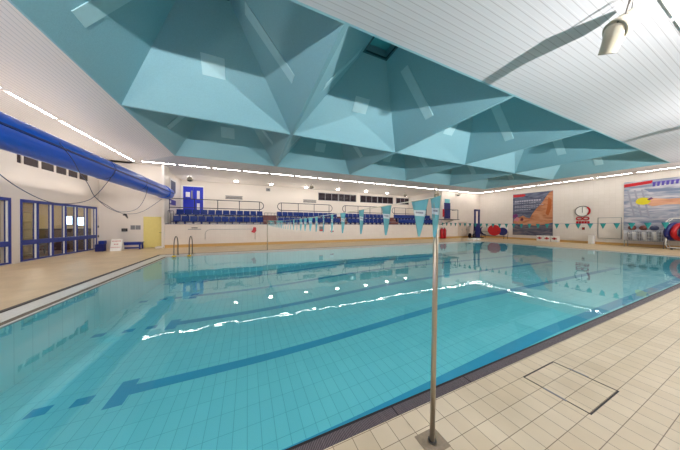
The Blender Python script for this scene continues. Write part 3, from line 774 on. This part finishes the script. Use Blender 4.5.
t = poster_base('wall_poster', 'large dark blue and orange poster on right wall behind red cross boxes', 10.42, 13.8, .5, 5.0, wave_mat('blue_grey_water_print', srgb(52, 58, 84), srgb(84, 92, 116), srgb(116, 122, 140)))
def PP(u, v, p=P1): return (p['y1']-u*(p['y1']-p['y0']), p['z0']+v*(p['z1']-p['z0']))     # u to the right, v up
def art(name, pts, m, par, layer, p=P1):
    bm = BM(); wpoly(bm, [PP(u, v, p) for u, v in pts], XR-.03-.004*layer); return obj(name, bm, m, par)
skin = wave_mat('orange_skin_print', srgb(164, 102, 68), srgb(196, 132, 92), srgb(206, 154, 120), 1.2)
art('figure', [(1, 1), (.93, .97), (.85, .88), (.75, .74), (.62, .62), (.52, .5), (.46, .4), (.36, .42), (.28, .47), (.15, .42), (.02, .34), (.02, .28), (.25, .25), (.5, .22), (.8, .25), (1, .3)], skin, t, 1)
art('water_line', [(0, 0), (1, 0), (1, .26), (.7, .22), (.35, .25), (0, .2)], wave_mat('low_water_print', srgb(60, 62, 84), srgb(92, 90, 104), srgb(130, 118, 120)), t, 2)
art('figure', [(.9, .86), (.97, .8), (.96, .6), (.9, .45), (.84, .5), (.88, .66)], mat('shade_print', srgb(176, 92, 40), .5), t, 2)
pink = mat('pink_print', srgb(206, 130, 138), .5)
art('goggles', [(.02, .36), (.12, .44), (.2, .4), (.14, .32)], pink, t, 3); art('goggles', [(.2, .36), (.26, .43), (.3, .38), (.26, .33)], mat('maroon_print', srgb(96, 32, 50), .5), t, 3)
art('goggles', [(.0, .49), (.1, .52), (.16, .46), (.04, .42), (.0, .4)], mat('violet_print', srgb(110, 40, 110), .5), t, 3)
art('heading', [(.01, .925), (.3, .925), (.36, .955), (.3, .985), (.01, .985)], 'red', t, 3)
tx = mat('pale_print', srgb(178, 178, 194), .5)
for row, (v, n, h) in enumerate(((.8, 11, .035), (.76, 9, .012), (.7, 12, .012), (.66, 10, .012), (.6, 7, .016))):
    bm = BM()
    for k in range(n):
        u = .06+.062*k; wpoly(bm, [PP(u, v), PP(u+.045, v), PP(u+.045, v+h), PP(u, v+h)], XR-.042)
    obj('text_line', bm, tx, t)

P2 = dict(y0=1.6, y1=6.18, z0=.52, z1=5.0)
t = poster_base('wall_poster', 'large pale swimming poster with yellow cap swimmer on right wall', 1.6, 6.18, .52, 5.0, wave_mat('pale_water_print', srgb(128, 140, 160), srgb(170, 172, 184), srgb(205, 200, 204), 1.6))
art('figure', [(.17, .64), (.25, .70), (.42, .67), (.55, .67), (.75, .76), (1, .86), (1, .6), (.8, .55), (.6, .57), (.4, .58), (.28, .56)], wave_mat('peach_skin_print', srgb(206, 144, 112), srgb(222, 166, 134), srgb(232, 184, 156), 1.2), t, 1, P2)
art('swim_cap', [(.12, .63), (.125, .67), (.15, .705), (.19, .715), (.23, .705), (.26, .68), (.265, .64), (.24, .605), (.2, .59), (.15, .6)], mat('yellow_print', srgb(222, 206, 40), .5), t, 2, P2)
art('goggles', [(.23, .68), (.27, .71), (.29, .69), (.25, .66)], mat('plum_print', srgb(110, 60, 110), .5), t, 3, P2)
art('heading', [(0.0, .91), (.28, .94), (.28, .99), (0, .965)], 'red', t, 1, P2)
pur = mat('purple_print', srgb(84, 70, 160), .5)
art('heading', [(.27, .93), (1, .965), (1, .985), (.27, .96)], mat('lilac_print', srgb(140, 128, 190), .5), t, 1, P2)
for k in range(18): art('heading', [(.28+.04*k, .885+.0025*k), (.302+.04*k, .885+.0025*k), (.31+.04*k, .955+.0016*k), (.285+.04*k, .955+.0016*k)], pur, t, 2, P2)
art('splash', [(.2, .86), (.5, .83), (.9, .88), (.95, .84), (.5, .79), (.25, .8)], mat('slate_print', srgb(120, 132, 156), .5), t, 1, P2)
for k in range(3): art('streak', [(.03+.07*k, .85), (.05+.07*k, .85), (.12+.07*k, .4), (.10+.07*k, .4)], mat('dim_print%d' % k, srgb(158, 158, 172), .5), t, 1, P2)
# clock with looped red emblem
t = thing('pace_clock', 'round white pace clock with red crescent and red emblem on right wall', 'clock', (XR, 8.4, 1.9))
cyy = 8.42
bm = BM(); sweep(bm, [(XR-.06, cyy, 2.85), (XR, cyy, 2.85)], .44, 32); obj('face', bm, 'white', t)
bm = BM(); sweep(bm, [(XR-.07, cyy+.45*math.cos(a), 2.85+.45*math.sin(a)) for a in [2*PI*k/32 for k in range(32)]], .03, 6, closed=True); obj('rim', bm, 'steel_dark', t)
bm = BM(); A = [(-math.cos(a)*.50+cyy, math.sin(a)*.50+2.85) for a in [(-.75+1.6*k/14) for k in range(15)]]; Bq = [(-math.cos(a)*.38+cyy+.0, math.sin(a)*.38+2.85) for a in [(-.75+1.6*k/14) for k in range(15)]][::-1]
for k in range(14): quad(bm, [(XR-.1, *A[k]), (XR-.1, *A[k+1]), (XR-.1, *Bq[13-k]), (XR-.1, *Bq[14-k])])
r = bmesh.ops.extrude_face_region(bm, geom=list(bm.faces)); bmesh.ops.translate(bm, verts=[v for v in r['geom'] if isinstance(v, bmesh.types.BMVert)], vec=(.04, 0, 0)); obj('crescent', bm, 'red', t)
B('hand', 'black', t, (XR-.08, XR-.07, cyy-.012, cyy+.012, 2.72, 3.22))
bm = BM()
for s in (-1, 1): sweep(bm, [(XR-.04, cyy+s*.2+.18*math.cos(a), 2.2+.13*math.sin(a)) for a in [2*PI*k/20 for k in range(20)]], .045, 6, closed=True)
obj('loops', bm, 'red', t)
bm = BM()
for k in range(5): wpoly(bm, [(cyy-.42+.17*k, 1.76), (cyy-.28+.17*k, 1.76), (cyy-.28+.17*k, 1.96), (cyy-.42+.17*k, 1.96)], XR, .03)
obj('lettering', bm, 'red', t)
t = thing('alarm_point', 'small red and brown alarm on right wall below the pace clock', 'alarm', (XR, 8.38, 1.2)); B('casing', 'redbrown', t, (XR-.08, XR, 8.28, 8.44, 1.2, 1.42), bev=.01); B('button', 'red', t, (XR-.1, XR-.08, 8.31, 8.41, 1.25, 1.35))
t = thing('wall_panel', 'blank cream panel with thin grey frame left of pale poster', 'panel', (XR, 6.9, .55))
B('sheet', 'wall', t, (XR-.015, XR, 6.3, 7.5, .55, 2.2)); B('frame', 'grey', t, (XR-.03, XR, 6.28, 6.31, .5, 2.25), (XR-.03, XR, 7.5, 7.53, .5, 2.25), (XR-.03, XR, 6.31, 7.5, .5, .53), (XR-.03, XR, 6.31, 7.5, 2.22, 2.25))
t = thing('pedal_bin', 'small white square bin on deck below the pace clock', 'bin', (26.9, 7.75, 0)); B('body', 'white', t, (26.75, 27.15, 7.6, 7.9, 0, .7), bev=.02); B('lid', 'white', t, (26.73, 27.17, 7.58, 7.92, .7, .76), bev=.015)
# white boxes with red crosses
for k in range(3):
    y = 11.1-.55*k
    t = thing('first_aid_box', 'white box with red band below dark poster, %s from the left' % ORD[k], 'box', (26.8, y, 0), 'white boxes with red bands')
    B('body', 'white', t, (26.6, 27.0, y-.24, y+.24, 0, .52), bev=.015)
    B('cross', 'red', t, (26.58, 26.6, y-.17, y+.17, .26, .36), (26.58, 26.6, y-.06, y+.06, .2, .42))
    B('lid', 'white', t, (26.58, 27.02, y-.25, y+.25, .52, .56), bev=.01)
# wire basket of equipment
t = thing('wire_basket', 'grey wire cage trolley in front of pale swimming poster', 'trolley', (26.9, 5.1, 0))
bm = BM(); ya, yb, xa, xb = 4.25, 5.95, 26.4, 27.2
for z in (.5, .75, 1.0, 1.25): sweep(bm, [(xa, ya, z), (xb, ya, z), (xb, yb, z), (xa, yb, z)], .012, 5, closed=True)
for k in range(18):
    y = ya+(yb-ya)*k/17; sweep(bm, [(xa, y, .5), (xa, y, 1.25)], .01, 5); sweep(bm, [(xb, y, .5), (xb, y, 1.25)], .01, 5)
for k in range(1, 8):
    x = xa+(xb-xa)*k/8; sweep(bm, [(x, ya, .5), (x, ya, 1.25)], .01, 5); sweep(bm, [(x, yb, .5), (x, yb, 1.25)], .01, 5)
obj('cage', bm, 'paper', t); B('tray', 'grey', t, (xa, xb, ya, yb, .46, .5))
for x in (xa+.02, xb-.02):
    for y in (ya+.02, yb-.02): bm = BM(); sweep(bm, [(x, y, 0), (x, y, .5)], .018, 6); obj('leg', bm, 'grey', t)
for k in range(7):
    y = ya+.2+k*.22; disc('foam_roll', (26.75, y, .82+.02*(k % 2)), .09, .6, 'white' if k % 2 else 'grey', (0, .1, 1), 'pale upright foam roll in wire cage, %s from the right' % ORD[k], 'foam roll', 'foam rolls in the cage')
for k, (y, c) in enumerate(((5.65, 'redbrown'), (5.15, 'redbrown'), (4.7, 'cable'))):
    bm = BM(); bmesh.ops.create_icosphere(bm, subdivisions=2, radius=.2, matrix=Matrix.Translation((26.8, y, 1.42)))
    for f in bm.faces: f.smooth = True
    tag(obj('ball', bm, c), ('dark reddish ball on the cage trolley, leftmost', 'dark reddish ball in the middle of the cage trolley top', 'grey-blue ball at the right end of cage trolley top')[k], 'ball', 'balls on the cage trolley')
# inflatable ring stand at the frame edge
t = thing('ring_stand', 'white tubular stand holding swim rings at right picture edge', 'stand', (26.4, 3.6, 0))
for x in (26.0, 26.7):
    bm = BM(); sweep(bm, [(x, 2.6, .12), (x, 4.05, .12), (x, 4.12, .3), (x, 4.12, 1.9), (x, 3.95, 2.1), (x, 2.6, 2.1)], .03, 8); obj('side_frame', bm, 'white', t)
    for y in (2.8, 3.9): bm = BM(); sweep(bm, [(x-.02, y, .06), (x+.02, y, .06)], .06, 12); obj('castor', bm, 'black', t)
bm = BM()
for y, z in ((4.12, .4), (4.12, 1.9), (2.8, .12), (2.8, 2.1)): sweep(bm, [(26.0, y, z), (26.7, y, z)], .025, 8)
obj('crossbar', bm, 'white', t)
def ring_obj(c, R, r, ax, m, lab):
    c = Vector(c); u, v = frame_axes(Vector(ax)); bm = BM()
    sweep(bm, [c+u*R*math.cos(a)+v*R*math.sin(a) for a in [2*PI*k/28 for k in range(28)]], r, 12, closed=True)
    return tag(obj('swim_ring', bm, m), lab, 'swim ring', 'swim rings on the stand')
for i, (y, m, lab) in enumerate(((3.85, 'navy', 'dark blue swim ring, leftmost on the white stand'), (3.6, 'red', 'red swim ring between two blue rings on stand'), (3.3, 'navy', 'dark blue swim ring right of the red ring'), (3.0, 'white', 'white swim ring at the picture edge on stand'))):
    ring_obj((26.35, y, 1.2), .5, .13, (.5, 1, .1), m, lab)

# ------------------------------------------------------------------ pool ladder rails
for k, x in enumerate((-3.3, -2.68)):
    t = thing('grab_rail', ('stainless pool grab rail with yellow foot at far left corner, left one', 'stainless pool grab rail with yellow foot at far left corner, right one')[k], 'grab rail', (x, 13.2, 0), 'pool grab rails')
    bm = BM(); y0, y1, zt = 12.7, 13.35, .98; pts = [(x, y1, 0), (x, y1, .55)]
    pts += [(x, (y0+y1)/2+(y1-y0)/2*math.cos(a), .55+(zt-.55)*math.sin(a)) for a in [PI*q/10 for q in range(1, 10)]]
    pts += [(x, y0, .55), (x, y0, -.05)]; sweep(bm, pts, .022, 8); obj('rail', bm, 'steel_dark', t)
    lathe_part('foot', 'yellow_b', t, (x, y0, -.012), (0, 0, 1), [(0, .09), (.05, .09), (.08, .05)], 14); lathe_part('foot', 'steel', t, (x, y1, 0), (0, 0, 1), [(0, .06), (.03, .06)], 12)

# ------------------------------------------------------------------ backstroke flags
def post(name, x, y, h, r, lab, base=True, lean=0):
    t = thing(name, lab, 'pole', (x, y, 0), None)
    bm = BM(); sweep(bm, [(x-lean, y, 0), (x, y, h)], r, 16); obj('pole', bm, 'steel_pole', t)
    if base:
        B('base_plate', 'concrete', t, (x-lean-.1, x-lean+.1, y-.08, y+.08, -.001, .003)); lathe_part('socket', 'steel_dark', t, (x-lean, y, .003), (0, 0, 1), [(0, r+.014), (.012, r+.012)], 16)
    return t
NP = (1.315, 1.165); FP = (1.14, 13.88)
t = post('flag_pole', NP[0], NP[1], 1.87, .0185, 'slim stainless steel pole standing on near deck, holding the flag line', lean=.03)
bm = BM(); sweep(bm, [(NP[0], NP[1], 1.87), (NP[0], NP[1], 1.885), (NP[0], NP[1], 1.9)], [.018, .02, .008], 12); obj('cap', bm, 'steel_pole', t)
bm = BM(); sweep(bm, [(NP[0]+.022*math.cos(a), NP[1]+.0, 1.915+.022*math.sin(a)) for a in [2*PI*q/14 for q in range(14)]], .004, 6, closed=True); obj('hook', bm, 'steel', t)
t = post('flag_pole', FP[0], FP[1], 1.85, .025, 'thin steel pole on the far deck, left end of distant flag line', base=False)
t = post('flag_pole', 15.95, 13.95, 1.85, .025, 'thin steel pole on far deck, nearer the right corner', base=False)
t = post('flag_pole', 15.95, 1.25, 1.85, .025, 'thin steel pole at near right deck outside the picture', base=False)

def line_z(a, b, y, z0, sag):
    s = (y-a)/(b-a); return z0-sag*4*s*(1-s)
def flag_line(x0, y0, x1, y1, z0, sag, mrope, lab):
    pts = []
    for k in range(41):
        s = k/40; pts.append((x0+(x1-x0)*s, y0+(y1-y0)*s, z0-sag*4*s*(1-s)))
    bm = BM(); sweep(bm, pts, .005, 6); return tag(obj('flag_rope', bm, mrope), lab, 'rope')
flag_line(NP[0], NP[1], FP[0], FP[1], 1.855, .09, 'rope', 'pale rope carrying turquoise pennants from near pole across the pool')
flag_line(15.95, 1.25, 15.95, 13.95, 1.8, .11, 'rope_blue', 'thin blue rope carrying small green-teal pennants across far end of pool')
def make_flag(m, w, h, band, name='pennant'):
    t = thing(name, 'pennant', 'pennant', (0, 0, 0))
    bm = BM(); n = 8; grid = []
    th = .0012
    for s in (-1, 1):
        rows_ = []
        for j in range(n+1):
            f = j/n; ww = w*(1-f)+.004
            rows_.append([bm.verts.new((.012*math.sin(3*f+2*u)*f+s*th, ww*(u-.5), -h*f)) for u in (0, .25, .5, .75, 1)])
        grid.append(rows_)
    for g_ in grid:
        for j in range(n):
            for i in range(4): f_ = bm.faces.new((g_[j][i], g_[j][i+1], g_[j+1][i+1], g_[j+1][i])); f_.smooth = True
    for j in range(n):
        for i in (0, 4): bm.faces.new((grid[0][j][i], grid[1][j][i], grid[1][j+1][i], grid[0][j+1][i]))
    me = bpy.data.meshes.new('cloth'); bmesh.ops.recalc_face_normals(bm, faces=bm.faces); bm.to_mesh(me); bm.free(); me.materials.append(M[m])
    o = bpy.data.objects.new('cloth', me); COL.objects.link(o); o.parent = t
    if band:
        bm = BM()
        for s in (-1, 1):
            prev = None
            for q in range(5):
                u = -.5+q/4; pts = []
                for z, f in ((-.27*h, .27), (-.43*h, .43)):
                    ww = w*(1-f)*.98; pts.append((.012*math.sin(3*f+2*(u+.5))*f+s*(th+.0012), ww*u, z+(u*.02*h*2)))
                if prev: quad(bm, [prev[0], pts[0], pts[1], prev[1]])
                prev = pts
        me = bpy.data.meshes.new('band'); bm.to_mesh(me); bm.free(); me.materials.append(M['flag_white'])
        o = bnd = bpy.data.objects.new('band', me); COL.objects.link(o); o.parent = t; o['label'] = 'white slanted band across the cloth'
        bm = BM()
        for s in (-1, 1):
            for q in range(7):
                u = -.3+q*.1; f = .35; z = -.36*h+u*.04*h
                ww = w*(1-f); x_ = .012*math.sin(3*f+2*(u+.5))*f+s*(th+.003)
                quad(bm, [(x_, ww*(u-.03), z), (x_, ww*(u+.03), z), (x_, ww*(u+.03), z+.045*h), (x_, ww*(u-.03), z+.045*h)])
        me = bpy.data.meshes.new('lettering'); bm.to_mesh(me); bm.free(); me.materials.append(M['cable'])
        o2 = bpy.data.objects.new('lettering', me); COL.objects.link(o2); o2.parent = bnd
    return t
pr = make_flag('flag', .205, .3, True)
ys = [1.150, 1.335, 1.785, 2.29, 2.83, 3.25, 3.66, 4.08]+[4.5+.43*k for k in range(21)]
for k, y in enumerate(ys):
    s = (y-NP[1])/(FP[1]-NP[1]); s = max(0, s)
    x = NP[0]+(FP[0]-NP[0])*s-(0 if k else .03); z = 1.855-.09*4*s*(1-s)
    loc = (x, y+(.0 if k else .0), z-.004)
    lab = ('turquoise pennant with white band hanging against the near pole' if k == 0 else 'turquoise pennant with white band, %s from the near pole' % ORD[k-1])
    if k == 0: o = pr; o.location = loc; o['label'] = lab
    else: o = dup(pr, loc, lab)
    o['group'] = 'turquoise pennants on the near flag line'
    o.rotation_euler = (0, 0, random.uniform(-.25, .25) if k > 1 else (-.1 if k else -.5))
pr = make_flag('flag_dark', .2, .27, False)
n = 29
for k in range(n):
    y = 1.7+.42*k; s = (y-1.25)/(13.95-1.25); z = 1.8-.11*4*s*(1-s)
    lab = 'small green-teal pennant on distant flag line, %s from its right end' % ORD[k]
    loc = (15.95, y, z-.004)
    if k == 0: o = pr; o.location = loc; o['label'] = lab
    else: o = dup(pr, loc, lab)
    o['group'] = 'green-teal pennants on the distant flag line'

# ------------------------------------------------------------------ deck access cover
t = thing('access_cover', 'tiled rectangular access cover with dark metal edging in near deck', 'cover', (3.05, 1.02, 0))
a, b, c, e = 2.73, 3.37, .775, 1.27; w = .011; z = .0025
B('edging', 'dark_line', t, (a, b, e-w, e, -.002, z), (a, b, c, c+w, -.002, z), (a, a+w, c+w, e-w, -.002, z), (b-w, b, c+w, e-w, -.002, z))
B('hinge_plate', 'grey', t, (a-.012, a+.012, .93, 1.1, z, z+.002)); B('hinge_plate', 'grey', t, (b-.012, b+.012, .98, 1.13, z, z+.002))

# ------------------------------------------------------------------ projector speaker over near deck
t = thing('projector_speaker', 'large cream projector speaker hanging from boarded ceiling over near deck', 'speaker', (5.95, 1.3, HC), 'round projector speakers')
Mo = Vector((6.07, 1.58, 4.8)); Md = Vector((5.97, 1.44, 5.1)); Tp = Vector((6.22, 1.23, 5.34))
bm = BM(); sweep(bm, [Mo, Mo.lerp(Md, .5), Md, Md.lerp(Tp, .15)], [.115, .13, .16, .165], 28, cap=False)
sweep(bm, [Mo, Mo.lerp(Md, .5), Md, Md.lerp(Tp, .15)], [.108, .123, .153, .158], 28, cap=False); hp = obj('horn', bm, 'offwhite', t)
bm = BM(); ax = (Md-Mo).normalized(); sweep(bm, [Mo+ax*.004, Mo+ax*.008], .106, 28); obj('mesh_grille', bm, 'black', hp, ).__setitem__('label', 'dark mesh over the mouth')
bm = BM(); sweep(bm, [Md.lerp(Tp, -.12), Md.lerp(Tp, .0), Md.lerp(Tp, .25), Md.lerp(Tp, .6), Md.lerp(Tp, .9), Tp], [.185, .185, .175, .155, .135, .09], 28); obj('shroud', bm, 'offwhite', t)
bm = BM(); sweep(bm, [Md.lerp(Tp, .05)+Vector((-.17, -.03, .02)), Md.lerp(Tp, .35)+Vector((-.15, -.02, .02)), (5.82, 1.27, 5.42)], .014, 8)
sweep(bm, [(5.82, 1.27, 5.42), (5.78, 1.25, HC)], .01, 6); sweep(bm, [(6.02, 1.3, 5.36), (5.9, 1.25, HC)], .006, 6); obj('bracket', bm, 'steel_dark', t)
bm = BM()
for k in range(7):
    c = Vector((5.86, 1.28, 5.36)).lerp(Vector((5.84, 1.26, HC)), k/6); sweep(bm, [c+Vector((.012*math.cos(a), .012*math.sin(a)*(k % 2), .016*math.sin(a))) for a in [2*PI*q/8 for q in range(8)]], .004, 5, closed=True)
obj('chain', bm, 'steel', t)

dup(t, (15.3, 1.55, HC), 'large cream projector speaker further right along the boarded near ceiling')

# ------------------------------------------------------------------ near-wall flood lamps and added fill lights
def spot_up(x, y, z, power, size=.25, col=(1, .95, .93), aim=(0, 1, .6), sx=None, spread=125):
    L_ = bpy.data.lights.new('flood_or_fill_light', 'AREA'); L_.energy = power; L_.color = col; L_.shape = 'RECTANGLE'; L_.size = sx or size; L_.size_y = size; L_.spread = math.radians(spread)
    o = bpy.data.objects.new('flood_or_fill_light', L_); COL.objects.link(o); o.location = (x, y, z)
    o.rotation_euler = Vector(aim).to_track_quat('-Z', 'Y').to_euler()
    return o
for x in (-3.5, 6.2, 13.5, 22):
    spot_up(x, YN+.35, 3.45, 350, .14)
for y in (2.5, 8.5, 14.5):
    spot_up(XL+.4, y, 2.8, 42, .25, (1, .9, .82), (.5, 0, 1), 4.6, 150)  # unseen fill lights without fittings, added to brighten the left ceiling
for x in (-2, 6, 14):
    spot_up(x, YB-1.2, 3.3, 20, .3, (1, .92, .85), (0, -.3, 1), 5, 170)  # added fill to lift the gallery ceiling, no real fittings here

w = bpy.data.worlds.new('World'); S.world = w; w.use_nodes = True
w.node_tree.nodes['Background'].inputs[0].default_value = (.6, .75, .9, 1); w.node_tree.nodes['Background'].inputs[1].default_value = .3

# ------------------------------------------------------------------ camera
cam = bpy.data.cameras.new('Camera'); co = bpy.data.objects.new('Camera', cam); COL.objects.link(co); S.camera = co
cam.sensor_width = 36; cam.lens = 209.925/680*36; cam.clip_start = .05; cam.clip_end = 200
yaw, pitch, roll = .4151, -.0057, .0036
d_ = Vector((math.sin(yaw)*math.cos(pitch), math.cos(yaw)*math.cos(pitch), math.sin(pitch)))
r_ = Vector((math.cos(yaw), -math.sin(yaw), 0)); u_ = r_.cross(d_)
r2 = r_*math.cos(roll)+u_*math.sin(roll); u2 = -r_*math.sin(roll)+u_*math.cos(roll)
co.matrix_world = Matrix(((r2.x, u2.x, -d_.x, 0), (r2.y, u2.y, -d_.y, 0), (r2.z, u2.z, -d_.z, 1.65), (0, 0, 0, 1)))

for o in bpy.data.objects:
    if '_loc' in o: del o['_loc']
S.view_settings.view_transform = 'Standard'; S.view_settings.look = 'None'; S.view_settings.gamma = 1; S.view_settings.exposure = .6
S.view_settings.use_curve_mapping = False
